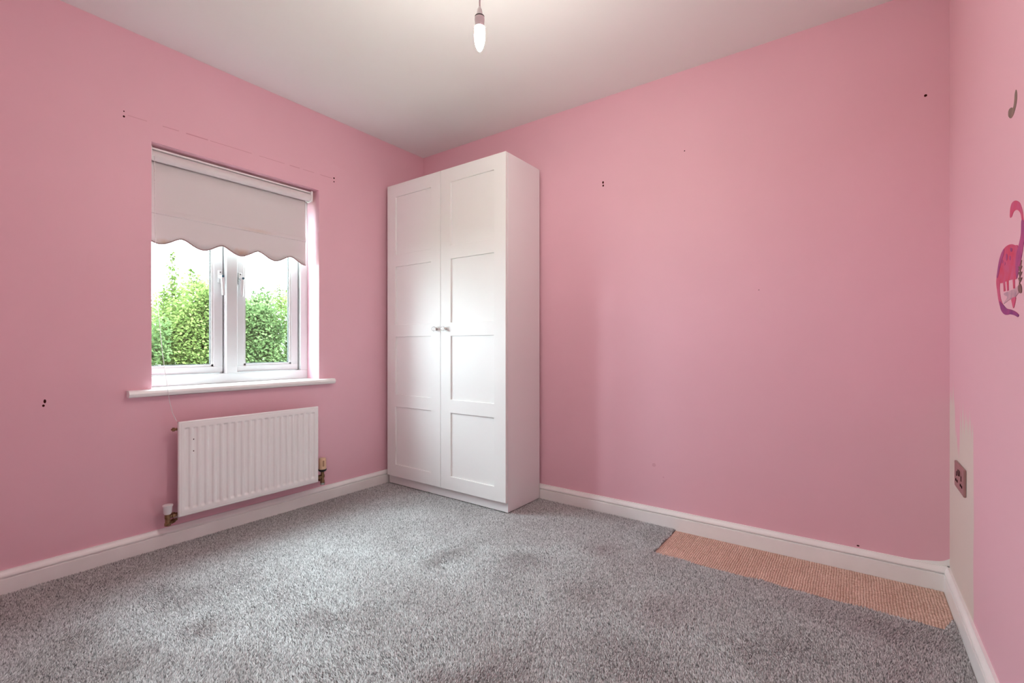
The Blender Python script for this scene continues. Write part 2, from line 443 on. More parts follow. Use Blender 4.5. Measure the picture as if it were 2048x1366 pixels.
def sash(y0, y1, sl, sr, hy, mirror):
    """casement sash between y0 and y1 with stile widths sl, sr; handle centred on y = hy"""
    X = XF - 0.020
    z0, z1 = 0.787, 1.813
    c = (X, (y0 + y1) / 2, z0)
    b = MB(c)
    def rail(a, e): b.box(a, e, 0.004)
    rail((X, y0, z0), (X - 0.045, y1, z0 + 0.036)); rail((X, y0, z1 - 0.036), (X - 0.045, y1, z1))
    rail((X, y0, z0 + 0.034), (X - 0.045, y0 + sl, z1 - 0.034)); rail((X, y1 - sr, z0 + 0.034), (X - 0.045, y1, z1 - 0.034))
    s = b.build('sash', M['upvc'], win)
    # glazing bead: slim sloping strip inside the stiles
    gy0, gy1, gz0, gz1 = y0 + sl, y1 - sr, z0 + 0.036, z1 - 0.036
    b = MB(c)
    for (p, q) in (((gy0, gz0), (gy1, gz0 + 0.010)), ((gy0, gz1 - 0.010), (gy1, gz1)), ((gy0, gz0), (gy0 + 0.010, gz1)), ((gy1 - 0.010, gz0), (gy1, gz1))):
        b.box((X - 0.004, p[0], p[1]), (X - 0.018, q[0], q[1]))
    b.build('glazing_bead', M['upvc'], s)
    b = MB(c)
    for (p, q) in (((gy0 + .0102, gz0 + .0102), (gy1 - .0102, gz0 + .0135)), ((gy0 + .0102, gz1 - .0135), (gy1 - .0102, gz1 - .0102)), ((gy0 + .0102, gz0 + .0102), (gy0 + .0135, gz1 - .0102)), ((gy1 - .0135, gz0 + .0102), (gy1 - .0102, gz1 - .0102))):
        b.box((X - 0.0145, p[0], p[1]), (X - 0.0205, q[0], q[1]))
    b.build('gasket', M['gasket'], s)
    MB(c).box((X - 0.0205, gy0 + 0.004, gz0 + 0.004), (X - 0.0245, gy1 - 0.004, gz1 - 0.004)).build('glass_pane', M['glass'], s)
    # seal line round the sash
    b = MB(c)
    for (p, q) in (((y0 - .004, z0 - .003), (y0, z1)), ((y1, z0 - .003), (y1 + .004, z1))):
        b.box((X - 0.006, p[0], p[1]), (X - 0.04, q[0], q[1]))
    b.build('seal', M['gasket'], s)
    # espagnolette handle: back plate, neck, lever, blue key button
    hz = 1.300
    b = MB((X, hy, hz))
    b.box((X, hy - 0.011, hz - 0.030), (X + 0.009, hy + 0.011, hz + 0.036), 0.004)
    b.lathe([(0.0095, 0), (0.0095, 0.012), (0.0085, 0.032), (0.006, 0.036), (0, 0.036)], (X + 0.006, hy, hz), (1, 0, 0), 16)
    d = 0.004 * mirror
    b.tube([(X + 0.030, hy, hz + 0.006), (X + 0.034, hy + d * .2, hz - 0.018), (X + 0.035, hy + d * .6, hz - 0.055), (X + 0.036, hy + d, hz - 0.094), (X + 0.036, hy + d, hz - 0.098)], [0.009, 0.0085, 0.0075, 0.0072, 0.0055], 12)
    h = b.build('handle', M['upvc'], s, smooth=True, auto=40)
    MB((X, hy, hz)).lathe([(0.0062, 0), (0.0062, 0.0035), (0.004, 0.005), (0, 0.005)], (X + 0.0395, hy, hz + 0.002), (1, 0, 0), 14).build('key_button', M['navy'], s, smooth=True, auto=40)
    MB((X, hy, hz)).lathe([(0.0034, 0), (0.0034, 0.001), (0, 0.001)], (X + 0.0088, hy, hz + 0.026), (1, 0, 0), 10).build('screw_cover', M['black'], s)

sash(-1.690, -1.321, 0.040, 0.046, -1.338, 1)
sash(-1.253, -0.897, 0.040, 0.044, -1.236, -1)

# ------------------------------------------------------------------ roller blind
XB = -0.055
blind = tag(empty('roller_blind', (XB, -1.2655, 1.80)), 'white roller blind with a scalloped lower edge, half lowered in the window recess', 'blind')
O = (XB, -1.2655, 1.80)
b = MB(O)
b.lathe([(0.0, 0), (0.0235, 0), (0.0235, 0.792), (0, 0.792)], (XB, -1.670, 1.826), (0, 1, 0), 32)
b.build('roller', M['fabric'], blind, smooth=True, auto=40)
b = MB(O); b.box((XB - 0.026, -1.669, 1.850), (XB + 0.018, -0.878, 1.859), 0.003)
b.build('head_rail', M['gloss'], blind)
for y in (-1.6825, -0.880):
    MB(O).box((XB - 0.027, y, 1.799), (XB + 0.027, y + 0.012, 1.864), 0.005).build('bracket', M['whiteplastic'], blind)
# cloth: drops from the back of the roller, folded hem with a batten, then the scalloped skirt
def zb(y):
    p = ((y + 1.262) / 0.1845) % 1.0
    s = 0.5 + 0.5 * math.cos(2 * math.pi * p)
    return 1.456 - 0.038 * (s ** 0.8) - 0.006 * (y + 1.3) * 0
FY0, FY1 = -1.672, -0.893
b = MB(O); nY = 150
zs = [1.819, 1.74, 1.66, 1.589, 1.582, 1.576, 1.561, 1.5602, 1.552, 1.52, 1.49]
xs = [-0.0200, -0.0198, -0.019, -0.0185, -0.0160, -0.0125, -0.0120, -0.0180, -0.0185, -0.0185, -0.018]
grid = []
for i in range(nY + 1):
    y = FY0 + (FY1 - FY0) * i / nY
    bow = 0.0025 * math.sin(7.0 * y + 1.0)
    col = [b.v((XB + x + bow * (1.82 - z) * 2, y, z)) for x, z in zip(xs, zs)]
    e = zb(y)
    for k in (0.5, 1.0):
        z = zs[-1] + (e - zs[-1]) * k
        col.append(b.v((XB - 0.0175 + bow * (1.82 - z) * 2 + 0.0015 * k, y, z)))
    grid.append(col)
for i in range(nY):
    for j in range(len(grid[0]) - 1):
        b.bm.faces.new((grid[i][j], grid[i + 1][j], grid[i + 1][j + 1], grid[i][j + 1]))
cloth = b.build('blind_cloth', M['fabric'], blind, smooth=True, auto=50)
for _n in ('blind_cloth',):
    # stains are placed in world coordinates: shift object data to world origin
    me = cloth.data; me.transform(Matrix.Translation(O)); cloth.location = -Vector(O)
md = cloth.modifiers.new('cloth_thickness', 'SOLIDIFY'); md.thickness = 0.0012
b = MB(O)
b.tube([(XB - 0.0150 + 0.0025 * math.sin(7.0 * (FY0 + (FY1 - FY0) * i / 150) + 1.0) * 0.8, FY0 + (FY1 - FY0) * i / 150, zb(FY0 + (FY1 - FY0) * i / 150)) for i in range(151)], 0.0032, 6)
b.build('braid_edging', M['tape'], blind, smooth=True)
MB(O).box((XB - 0.0215, FY0 - 0.002, 1.560), (XB - 0.0175, FY1 + 0.006, 1.582), 0.001).build('bottom_batten', M['whiteplastic'], blind)
# beaded pull chain: down past the sill to the corner of the radiator
path = [Vector(p) for p in ((XB + 0.029, -1.664, 1.815), (XB + 0.030, -1.662, 1.50), (-0.008, -1.655, 1.10), (0.018, -1.647, 0.90), (0.043, -1.634, 0.737), (0.048, -1.629, 0.68), (0.052, -1.618, 0.62), (0.062, -1.604, 0.580))]
dense = []
for a, c in zip(path, path[1:]):
    n = max(1, int((c - a).length / 0.0005))
    dense += [a.lerp(c, i / n) for i in range(n)]
b = MB(O); acc = 1.0; last = dense[0]
for p in dense:
    acc += (p - last).length; last = p
    if acc >= 0.0066:
        acc = 0.0; b.sphere(p, 0.00225, 6, 4)
b.build('bead_chain', M['whiteplastic'], blind, smooth=True)
b = MB(O); b.tube(path, 0.0007, 5); b.build('chain_cord', M['cable'], blind)

# ------------------------------------------------------------------ radiator
RY0, RY1, RZ0, RZ1, RX = -1.606, -0.906, 0.140, 0.580, 0.090
rad = tag(empty('radiator', (0.05, -1.256, RZ0)), 'white fluted panel radiator mounted on the wall below the window', 'radiator')
RO = (0.05, -1.256, RZ0)
nch = 20; ny, nz = nch * 12 + 24, 60
ys = np.linspace(RY0, RY1, ny); zs_ = np.concatenate([np.linspace(RZ0, RZ0 + 0.06, 22)[:-1], np.linspace(RZ0 + 0.06, RZ1 - 0.06, 8), np.linspace(RZ1 - 0.06, RZ1, 22)[1:]])
def sst(a, b_, x):
    t = np.clip((x - a) / (b_ - a), 0, 1); return t * t * (3 - 2 * t)
YY, ZZ = np.meshgrid(ys, zs_, indexing='ij')
pitch = (RY1 - RY0 - 0.036) / nch
ph = ((YY - RY0 - 0.018) / pitch) % 1.0
inside = ((YY > RY0 + 0.018) & (YY < RY1 - 0.018)).astype(float)
groove = sst(0.10, 0.34, ph) * (1 - sst(0.66, 0.90, ph)) * inside
groove = groove * sst(RZ0 + 0.026, RZ0 + 0.040, ZZ) * (1 - sst(RZ1 - 0.036, RZ1 - 0.0305, ZZ))
edge = np.minimum.reduce([YY - RY0, RY1 - YY, ZZ - RZ0, RZ1 - ZZ])
rim = 1 - sst(0.0, 0.004, edge)
lip = np.exp(-((edge - 0.008) / 0.0022) ** 2)
XX = RX - 0.0065 * groove - 0.004 * rim - 0.0015 * lip
V = np.stack([XX, YY, ZZ], -1).reshape(-1, 3) - np.array(RO)
nzz = len(zs_); idx = np.arange(ny * nzz).reshape(ny, nzz)
F = np.stack([idx[:-1, :-1], idx[1:, :-1], idx[1:, 1:], idx[:-1, 1:]], -1).reshape(-1, 4)
fp = numpy_mesh('front_panel', V, F, 4, M['enamel'], rad)
fp.data.polygons.foreach_set('use_smooth', [True] * len(fp.data.polygons))
b = MB(RO)      # back of the panel with its returned edge
b.box((RX - 0.014, RY0, RZ0), (RX - 0.0035, RY0 + 0.003, RZ1)); b.box((RX - 0.014, RY1 - 0.003, RZ0), (RX - 0.0035, RY1, RZ1))
b.box((RX - 0.014, RY0, RZ1 - 0.003), (RX - 0.0035, RY1, RZ1)); b.box((RX - 0.014, RY0, RZ0), (RX - 0.0035, RY1, RZ0 + 0.003))
b.box((RX - 0.014, RY0 + 0.002, RZ0 + 0.002), (RX - 0.012, RY1 - 0.002, RZ1 - 0.002))
b.build('panel_return', M['enamel'], rad)
b = MB(RO)
n = 44
for k in range(n):      # convector fins behind the panel
    y = RY0 + 0.04 + (RY1 - RY0 - 0.08) * k / (n - 1)
    b.box((0.042, y - 0.0006, RZ0 + 0.04), (RX - 0.014, y + 0.0006, RZ1 - 0.03))
b.box((0.0405, RY0 + 0.03, RZ0 + 0.04), (0.042, RY1 - 0.03, RZ1 - 0.03))
b.build('convector', M['enamel'], rad)
for y in (RY0 + 0.12, RY1 - 0.12):
    b = MB(RO); b.box((0.0, y - 0.015, RZ0 + 0.03), (0.003, y + 0.015, RZ1 - 0.05)); b.box((0.003, y - 0.015, RZ0 + 0.05), (0.041, y - 0.012, RZ1 - 0.07))
    b.build('wall_bracket', M['enamel'], rad)
MB(RO).lathe([(0.006, 0), (0.006, 0.010), (0.009, 0.010), (0.009, 0.018), (0.004, 0.019), (0.004, 0.023), (0, 0.023)], (0.064, RY0 + 0.002, RZ1 - 0.035), (0, -1, 0), 12).build('bleed_valve', M['brass'], rad)
for z in (0.492, 0.437):
    MB(RO).lathe([(0.0028, 0), (0.0022, 0.0012), (0, 0.0014)], (RX - 0.0008, RY0 + 0.061, z), (1, 0, 0), 8).build('chipped_paint', M['hole'], rad)
# lockshield valve (left): white cap on a brass elbow
vx, vy = 0.062, -1.640
b = MB(RO)
b.lathe([(0.013, 0), (0.013, 0.012), (0.0105, 0.014), (0.0105, 0.03), (0.012, 0.032), (0.012, 0.052), (0.009, 0.054)], (vx, vy, 0.108), seg=14)
b.lathe([(0.0085, 0), (0.0085, 0.012), (0.0125, 0.013), (0.0125, 0.024), (0.009, 0.025), (0.009, 0.040)], (vx, vy + 0.004, 0.150), (0, 1, 0), 6)
b.lathe([(0.008, 0), (0.008, 0.020), (0.0115, 0.021), (0.0115, 0.032), (0.007, 0.034), (0.007, 0.05)], (vx, vy + 0.004, 0.118), (-0.6, 0.8, 0), 6)
lv = b.build('lockshield_valve', M['brass'], rad, smooth=True, auto=30)
MB(RO).lathe([(0.0125, 0), (0.0165, 0.006), (0.0172, 0.032), (0.0205, 0.038), (0.0205, 0.043), (0.018, 0.044), (0, 0.0435)], (vx, vy, 0.160), seg=18).build('valve_cap', M['whiteplastic'], lv, smooth=True, auto=35)
MB(RO).tube([(vx - 0.030, vy + 0.04, 0.118), (0.0, vy + 0.052, 0.115)], 0.0075, 10).build('pipe', M['whiteplastic'], lv, smooth=True)
# thermostatic valve (right): cream head, black ring, brass body
vx, vy = 0.062, -0.864
b = MB(RO)
b.lathe([(0.012, 0), (0.012, 0.014), (0.009, 0.016), (0.009, 0.030), (0.0125, 0.031), (0.0125, 0.046), (0.010, 0.048), (0.010, 0.066)], (vx, vy, 0.124), seg=14)
b.lathe([(0.0085, 0), (0.0085, 0.012), (0.0125, 0.013), (0.0125, 0.024), (0.009, 0.025), (0.009, 0.040)], (vx, vy - 0.002, 0.160), (0, -1, 0), 6)
tv = b.build('thermostatic_valve', M['brass'], rad, smooth=True, auto=30)
MB(RO).lathe([(0.0135, 0), (0.0135, 0.012), (0, 0.012)], (vx, vy, 0.112), seg=14).build('compression_nut', M['chrome'], tv, smooth=True, auto=30)
MB(RO).lathe([(0.012, 0), (0.020, 0.004), (0.0235, 0.010), (0.0235, 0.016), (0, 0.016)], (vx, vy, 0.188), seg=20).build('black_ring', M['black'], tv, smooth=True, auto=35)
b = MB(RO)
b.lathe([(0.0210, 0), (0.0215, 0.004), (0.0200, 0.058), (0.0180, 0.064), (0, 0.066)], (vx, vy, 0.204), seg=20)
for k in range(10):
    a = 2 * math.pi * k / 10
    b.tube([(vx + 0.0205 * math.cos(a), vy + 0.0205 * math.sin(a), 0.208), (vx + 0.0195 * math.cos(a), vy + 0.0195 * math.sin(a), 0.258)], 0.0018, 5)
b.build('dial_head', M['cream'], tv, smooth=True, auto=35)
MB(RO).box((vx + 0.0180, vy - 0.010, 0.222), (vx + 0.0218, vy - 0.001, 0.256), 0.001).build('dial_mark', mat('brown_dial_mark', (0.42, 0.24, 0.14, 1), 0.5), tv)
MB(RO).tube([(vx - 0.010, vy, 0.134), (vx - 0.03, vy, 0.134), (0.0, vy, 0.134)], 0.0075, 10).build('pipe', M['brass'], tv, smooth=True)

# ------------------------------------------------------------------ wardrobe
X0, X1, YF, YB, ZT = 0.0384, 1.0451, -0.3668, -0.0205, 2.012
XC, TH = 0.5418, 0.018
ward = tag(empty('wardrobe', (XC, -0.19, 0)), 'tall white two-door wardrobe with panelled doors standing in the corner', 'wardrobe')
WO = (XC, -0.19, 0)
yc = YF + 0.0195
def wbox(name, a, c, m=M['foil_side'], bev=0.001):
    return MB(WO).box(a, c, bev).build(name, m, ward)
wbox('side_panel', (X1 - TH, yc, 0), (X1 + 0.001, YB, ZT))
wbox('side_panel', (X0 - 0.001, yc, 0), (X0 + TH, YB, ZT))
wbox('top_panel', (X0 + TH, yc, ZT - TH), (X1 - TH, YB, ZT))
wbox('bottom_panel', (X0 + TH, yc, 0.050), (X1 - TH, YB, 0.068))
wbox('plinth', (X0 + TH, yc + 0.002, 0), (X1 - TH, yc + 0.018, 0.050))
wbox('back_panel', (X0 + TH, YB - 0.006, 0.068), (X1 - TH, YB, ZT - TH))
for k in range(3):
    wbox('shelf', (X0 + TH, yc + 0.02, 0.5 + 0.5 * k), (X1 - TH, YB - 0.008, 0.518 + 0.5 * k))
ptop = [1.9275 - 0.4675 * k for k in range(4)]; ph_ = 0.3865

def wdoor(x0, x1, px0, px1, kx):
    z0, z1 = 0.0565, ZT + 0.001
    y0, y1 = YF, YF + TH
    c = ((x0 + x1) / 2, YF, z0)
    bm = bmesh.new(); mb = MB(c); mb.bm.free(); mb.bm = bm
    # door slab: front face made of a grid with the panel openings left out
    rows = [z0] + sorted([t - ph_ for t in ptop] + ptop) + [z1]
    cols = [x0, px0, px1, x1]
    holes = [(1, r) for r in (1, 3, 5, 7)]
    vf = [[mb.v((x, y0, z)) for z in rows] for x in cols]
    vb = [[mb.v((x, y1, z)) for z in rows] for x in cols]
    for i in range(3):
        for j in range(len(rows) - 1):
            if (i, j) not in holes:
                bm.faces.new((vf[i][j], vf[i+1][j], vf[i+1][j+1], vf[i][j+1]))
                bm.faces.new((vb[i][j+1], vb[i+1][j+1], vb[i+1][j], vb[i][j]))
            else:
                for (a, e) in (((i, j), (i+1, j)), ((i+1, j), (i+1, j+1)), ((i+1, j+1), (i, j+1)), ((i, j+1), (i, j))):
                    bm.faces.new((vf[a[0]][a[1]], vf[e[0]][e[1]], vb[e[0]][e[1]], vb[a[0]][a[1]]))
    n = len(rows)
    for j in range(n - 1):
        bm.faces.new((vf[0][j], vf[0][j+1], vb[0][j+1], vb[0][j])); bm.faces.new((vf[3][j], vb[3][j], vb[3][j+1], vf[3][j+1]))
    for i in range(3):
        bm.faces.new((vf[i][0], vb[i][0], vb[i+1][0], vf[i+1][0])); bm.faces.new((vf[i][n-1], vf[i+1][n-1], vb[i+1][n-1], vb[i][n-1]))
    d = mb.build('door', M['foil'], ward)
    bv = d.modifiers.new('eased_edges', 'BEVEL'); bv.width = 0.0022; bv.segments = 2; bv.limit_method = 'ANGLE'; bv.angle_limit = math.radians(40)
    for t in ptop:
        MB(c).box((px0 - 0.0005, YF + 0.0085, t - ph_ - 0.0005), (px1 + 0.0005, YF + 0.0150, t + 0.0005)).build('panel', M['foil'], d)
    # crystal knob on a small chromed base
    kz = 1.037
    kb = MB(c).lathe([(0.0085, 0), (0.0085, 0.003), (0.0055, 0.006), (0.0055, 0.014), (0, 0.014)], (kx, YF, kz), (0, -1, 0), 14).build('knob', M['chrome'], d, smooth=True, auto=35)
    MB(c).lathe([(0.0, 0.012), (0.0065, 0.0125), (0.0135, 0.0195), (0.0150, 0.0245), (0.0120, 0.0325), (0.0060, 0.0365), (0.0, 0.0368)], (kx, YF, kz), (0, -1, 0), 10).build('crystal', M['crystal'], kb)
wdoor(X0, XC - 0.0013, 0.1235, 0.4575, 0.508)
wdoor(XC + 0.0013, X1, 0.6270, 0.9610, 0.586)

# ------------------------------------------------------------------ pendant light
bx_, by_ = 1.642, -1.303
pend = tag(empty('pendant_light', (bx_, by_, H)), 'bare lit candle bulb hanging from the ceiling on a white flex', 'pendant light')
PO = (bx_, by_, H)
MB(PO).lathe([(0.040, 0), (0.040, -0.008), (0.034, -0.018), (0.014, -0.026), (0.008, -0.032), (0, -0.032)], (bx_, by_, H), seg=28).build('ceiling_rose', M['whiteplastic'], pend, smooth=True, auto=40)
MB(PO).tube([(bx_, by_, H - 0.03), (bx_, by_, 2.006)], 0.0028, 10).build('flex', M['cable'], pend, smooth=True)
MB(PO).lathe([(0.0032, 0.0), (0.0036, -0.004), (0.0075, -0.009), (0.0110, -0.028), (0.0130, -0.030), (0.0140, -0.0315)], (bx_, by_, 2.013), seg=24).build('holder_cap', M['whiteplastic'], pend, smooth=True, auto=40)
MB(PO).lathe([(0.0155, 0.0), (0.0155, -0.004), (0, -0.004)], (bx_, by_, 1.9815), seg=24).build('holder_ring', M['black'], pend, smooth=True, auto=40)
MB(PO).lathe([(0.0150, 0.0), (0.0160, -0.001), (0.0160, -0.010), (0.0150, -0.012), (0.0147, -0.028), (0.0167, -0.030), (0.0167, -0.0325), (0, -0.0325)], (bx_, by_, 1.9785), seg=24).build('lamp_holder', M['whiteplastic'], pend, smooth=True, auto=40)  # wider bottom lip added to keep the bulb's light off the holder sides
prof = [(0.0125, 0.0), (0.0148, -0.005), (0.0162, -0.014), (0.0167, -0.025), (0.0161, -0.038), (0.0140, -0.051), (0.0102, -0.063), (0.0060, -0.0705), (0.0022, -0.0745), (0, -0.075)]
MB(PO).lathe(prof, (bx_, by_, 1.9455), seg=24).build('candle_bulb', mat('glowing_bulb_glass', (0.9, 0.85, 0.8, 1), 0.4, emission=((0.96, 0.96, 0.86), BULB)), pend, smooth=True)

# ------------------------------------------------------------------ twin socket on the right wall
SY0, SY1, SZ0, SZ1 = -0.337, -0.160, 0.434, 0.524
sock = tag(empty('wall_socket', (W, (SY0 + SY1) / 2, (SZ0 + SZ1) / 2)), 'rose-coloured metal double power socket on the unpainted strip of wall', 'socket')
SO = (W, (SY0 + SY1) / 2, (SZ0 + SZ1) / 2)
MB(SO).box((W - 0.007, SY0, SZ0), (W, SY1, SZ1), 0.0025).build('face_plate', M['copper'], sock)
for yo in ((SY0 + SY1) / 2 + 0.043, (SY0 + SY1) / 2 - 0.043):
    for (dy, dz, hw, hh) in ((0, 0.006, 0.0045, 0.0085), (0.013, -0.018, 0.0075, 0.0042), (-0.013, -0.018, 0.0075, 0.0042)):
        MB(SO).box((W - 0.0076, yo + dy - hw, SZ0 + 0.045 + dz - hh), (W - 0.0066, yo + dy + hw, SZ0 + 0.045 + dz + hh)).build('pin_slot', M['copperdark'], sock)
for yo in ((SY0 + SY1) / 2 + 0.010, (SY0 + SY1) / 2 - 0.010):
    b = MB(SO); b.prism([(0, 0), (0.004, 0.003), (0.0015, 0.020), (0, 0.020)], (W - 0.007, yo - 0.0045, SZ0 + 0.052), (W - 0.007, yo + 0.0045, SZ0 + 0.052), (-1, 0, 0), up)
    b.build('rocker_switch', M['copperrocker'], sock)

# ------------------------------------------------------------------ screw holes and marks left in the walls
def hole(wall, p, axis, r, rz=None):
    b = MB(p)
    ax = Vector(axis)
    u = Vector((0, 1, 0)) if abs(ax.x) > 0.5 else Vector((1, 0, 0))
    ring = [(r * math.cos(2*math.pi*k/10), (rz or r) * math.sin(2*math.pi*k/10)) for k in range(10)]
    b.prism(ring, Vector(p) - ax * 0.0005, Vector(p) + ax * 0.0006, u, (0, 0, 1))
    b.build('screw_hole', M['hole'], wall)
for (y, z, r, rz) in ((-1.784, 1.945, 0.004, 0.0045), (-1.784, 1.968, 0.0025, 0.003), (-0.747, 1.971, 0.005, 0.005), (-0.747, 1.949, 0.004, 0.004), (-2.035, 0.711, 0.004, 0.008), (-2.039, 0.694, 0.004, 0.005)):
    hole(wall_left, (0, y, z), (1, 0, 0), r, rz)
for (x, z, r, rz) in ((1.458, 1.856, 0.005, 0.0075), (1.459, 1.838, 0.005, 0.006), (2.834, 1.917, 0.005, 0.005), (1.908, 1.925, 0.003, 0.003), (2.247, 1.193, 0.002, 0.002), (2.62, 0.092, 0.005, 0.003)):
    hole(wall_back, (x, 0, z), (0, -1, 0), r, rz)
# scuffs and a slip of bare plaster by the corner
for (x_, z_, r_) in ((1.75, 0.302, 0.010), (1.80, 0.245, 0.004)):
    b = MB((x_, 0, z_)); b.prism([(r_ * math.cos(2*math.pi*k/12) * (1 + .2*math.sin(3*k)), r_ * math.sin(2*math.pi*k/12)) for k in range(12)], (x_, 0.0005, z_), (x_, -0.0004, z_), (1, 0, 0), up)
    b.build('scuff', mat('faint_scuff', (0.72, 0.38, 0.45, 1), 0.7), wall_back)
b = MB((2.85, 0, 0.09)); b.prism([(-0.055, -0.008), (0.054, -0.008), (0.054, 0.022), (0.040, 0.012), (0.026, 0.006), (0.010, 0.003), (-0.010, 0.000), (-0.030, -0.004)], (2.85, 0.0005, 0.09), (2.85, -0.0006, 0.09), (1, 0, 0), up)
b.build('bare_plaster', M['gloss'], wall_back)
# broken pencil line above the window where a curtain pole hung
for (ya, yb_, w_) in ((-1.77, -1.70, .0009), (-1.64, -1.575, .0013), (-1.545, -1.45, .0021), (-1.44, -1.24, .0011), (-1.20, -1.06, .0009), (-1.03, -0.97, .0016), (-0.95, -0.88, .0010), (-0.84, -0.76, .0013)):
    za = 1.9555 + 0.011 * (ya + 1.77); ze = 1.9555 + 0.011 * (yb_ + 1.77)
    b = MB((0, ya, za)); b.prism([(0, -w_), (0.0005, -w_), (0.0005, w_), (0, w_)], (0, ya, za), (0, yb_, ze), (1, 0, 0), up)
    b.build('pencil_line', M['line'], wall_left)

# ------------------------------------------------------------------ wall stickers on the right wall
def decal_mat(name, c0, c1, scale, zr=None, c2=None):
    m = mat(name, c0, 0.5); nt = m.node_tree; bs = nt.nodes['Principled BSDF']
    tc = nt.nodes.new('ShaderNodeTexCoord'); n = nt.nodes.new('ShaderNodeTexNoise'); n.inputs['Scale'].default_value = scale; n.inputs['Detail'].default_value = 3
    nt.links.new(tc.outputs['Object'], n.inputs['Vector'])
    cr = nt.nodes.new('ShaderNodeValToRGB'); cr.color_ramp.elements[0].position = 0.35; cr.color_ramp.elements[1].position = 0.65
    cr.color_ramp.elements[0].color = c0; cr.color_ramp.elements[1].color = c1
    nt.links.new(n.outputs['Fac'], cr.inputs[0]); last = cr.outputs[0]
    nt.links.new(last, bs.inputs['Base Color'])
    return m
M['dino_pink'] = decal_mat('pink_watercolour_print', (0.62, 0.03, 0.10, 1), (0.60, 0.09, 0.22, 1), 30)
M['dino_mauve'] = decal_mat('mauve_watercolour_print', (0.30, 0.03, 0.19, 1), (0.48, 0.06, 0.22, 1), 25)
M['dino_purple'] = decal_mat('purple_watercolour_print', (0.17, 0.01, 0.16, 1), (0.34, 0.03, 0.20, 1), 25)
M['bow'] = decal_mat('lilac_grey_print', (0.40, 0.24, 0.32, 1), (0.62, 0.36, 0.42, 1), 40)
M['ink'] = decal_mat('grey_ink_print', (0.12, 0.05, 0.05, 1), (0.20, 0.09, 0.08, 1), 40)
M['olive'] = decal_mat('olive_grey_print', (0.17, 0.125, 0.095, 1), (0.25, 0.18, 0.14, 1), 40)

def wpt(px, py):
    """wall position (y, z) of a mark seen at px, py in the photograph, on the plane x = W"""
    a = math.radians(36.0587); u = (px - 1024) / 940.98; v = (691.66 - py) / 940.98
    dx, dy = -math.sin(a) + math.cos(a) * u, math.cos(a) + math.sin(a) * u
    t = (W - 2.60821) / dx
    return (-2.45479 + t * dy, 0.93211 + t * v)

def smooth_closed(pts, n=6):
    out = []; N = len(pts)
    for i in range(N):
        p0, p1, p2, p3 = [np.array(pts[(i + k) % N], float) for k in (-1, 0, 1, 2)]
        for k in range(n):
            t = k / n
            out.append(tuple(0.5 * ((2*p1) + (-p0 + p2)*t + (2*p0 - 5*p1 + 4*p2 - p3)*t*t + (-p0 + 3*p1 - 3*p2 + p3)*t**3)))
    return out

def decal(name, pts, m, parent, origin, lift=0.0006, smooth=True):
    loop = [wpt(*p) for p in (smooth_closed(pts) if smooth else pts)]
    b = MB(origin)
    A = [b.v((W - 0.0001, y, z)) for y, z in loop]; B = [b.v((W - lift, y, z)) for y, z in loop]
    n = len(loop)
    es = []
    for i in range(n):
        b.bm.faces.new((A[i], A[(i+1) % n], B[(i+1) % n], B[i]))
        es.append(b.bm.edges.get((B[i], B[(i+1) % n])))
    bmesh.ops.triangle_fill(b.bm, edges=es, use_beauty=True)
    return b.build(name, m, parent)

DO = (W, -0.88, 1.10)
dino = tag(empty('wall_sticker', DO), 'pink and purple long-necked dinosaur sticker on the right-hand wall', 'wall sticker')
def C(x, y): return (1960 + x / 4.878, 380 + y / 4.878)
decal('head', [C(295, 265), C(297, 190), C(312, 130), C(345, 103), C(385, 118), C(408, 165), C(421, 230), C(428, 300), C(440, 360), C(424, 372), C(410, 300), C(400, 235), C(378, 200), C(352, 195), C(330, 215), C(312, 262)], M['dino_pink'], dino, DO)
decal('neck', [C(408, 300), C(430, 300), C(446, 370), C(440, 450), C(424, 560), C(402, 690), C(384, 760), C(370, 840), C(358, 860), C(350, 760), C(356, 640), C(380, 540), C(402, 430)], M['dino_mauve'], dino, DO, 0.0008)
decal('body', [C(372, 545), C(345, 538), C(312, 528), C(272, 540), C(238, 570), C(205, 630), C(188, 700), C(176, 780), C(168, 850), C(172, 890), C(205, 910), C(262, 890), C(320, 872), C(362, 862), C(366, 760), C(366, 640)], M['dino_pink'], dino, DO, 0.0006)
decal('back_shading', [C(238, 572), C(208, 630), C(188, 700), C(174, 790), C(166, 850), C(178, 850), C(196, 770), C(216, 690), C(236, 625)], M['dino_mauve'], dino, DO, 0.0010)
for sp in ([C(262, 620), C(272, 640), C(266, 690), C(256, 660)], [C(300, 565), C(318, 570), C(316, 600), C(302, 598)], [C(244, 700), C(252, 712), C(246, 735), C(240, 720)], [C(292, 640), C(304, 650), C(300, 685), C(290, 670)], [C(222, 680), C(230, 690), C(226, 715), C(218, 705)]):
    decal('spot', sp, M['dino_mauve'], dino, DO, 0.0009)
decal('tail', [C(168, 850), C(196, 880), C(194, 960), C(204, 1050), C(226, 1115), C(262, 1155), C(310, 1168), C(352, 1188), C(380, 1215), C(372, 1240), C(340, 1222), C(300, 1212), C(262, 1218), C(232, 1204), C(206, 1160), C(184, 1080), C(170, 980), C(162, 910)], M['dino_pink'], dino, DO, 0.0007)
decal('tail_tip', [C(196, 1085), C(226, 1115), C(262, 1155), C(310, 1168), C(352, 1188), C(380, 1215), C(374, 1238), C(340, 1222), C(300, 1212), C(262, 1218), C(232, 1204), C(206, 1160)], M['dino_purple'], dino, DO, 0.0010)
for q in ([C(228, 890), C(246, 890), C(250, 985), C(234, 990)], [C(262, 880), C(280, 878), C(284, 980), C(266, 985)], [C(322, 868), C(342, 864), C(344, 960), C(328, 962)]):
    decal('leg', q, M['dino_pink'], dino, DO, 0.0007, smooth=False)
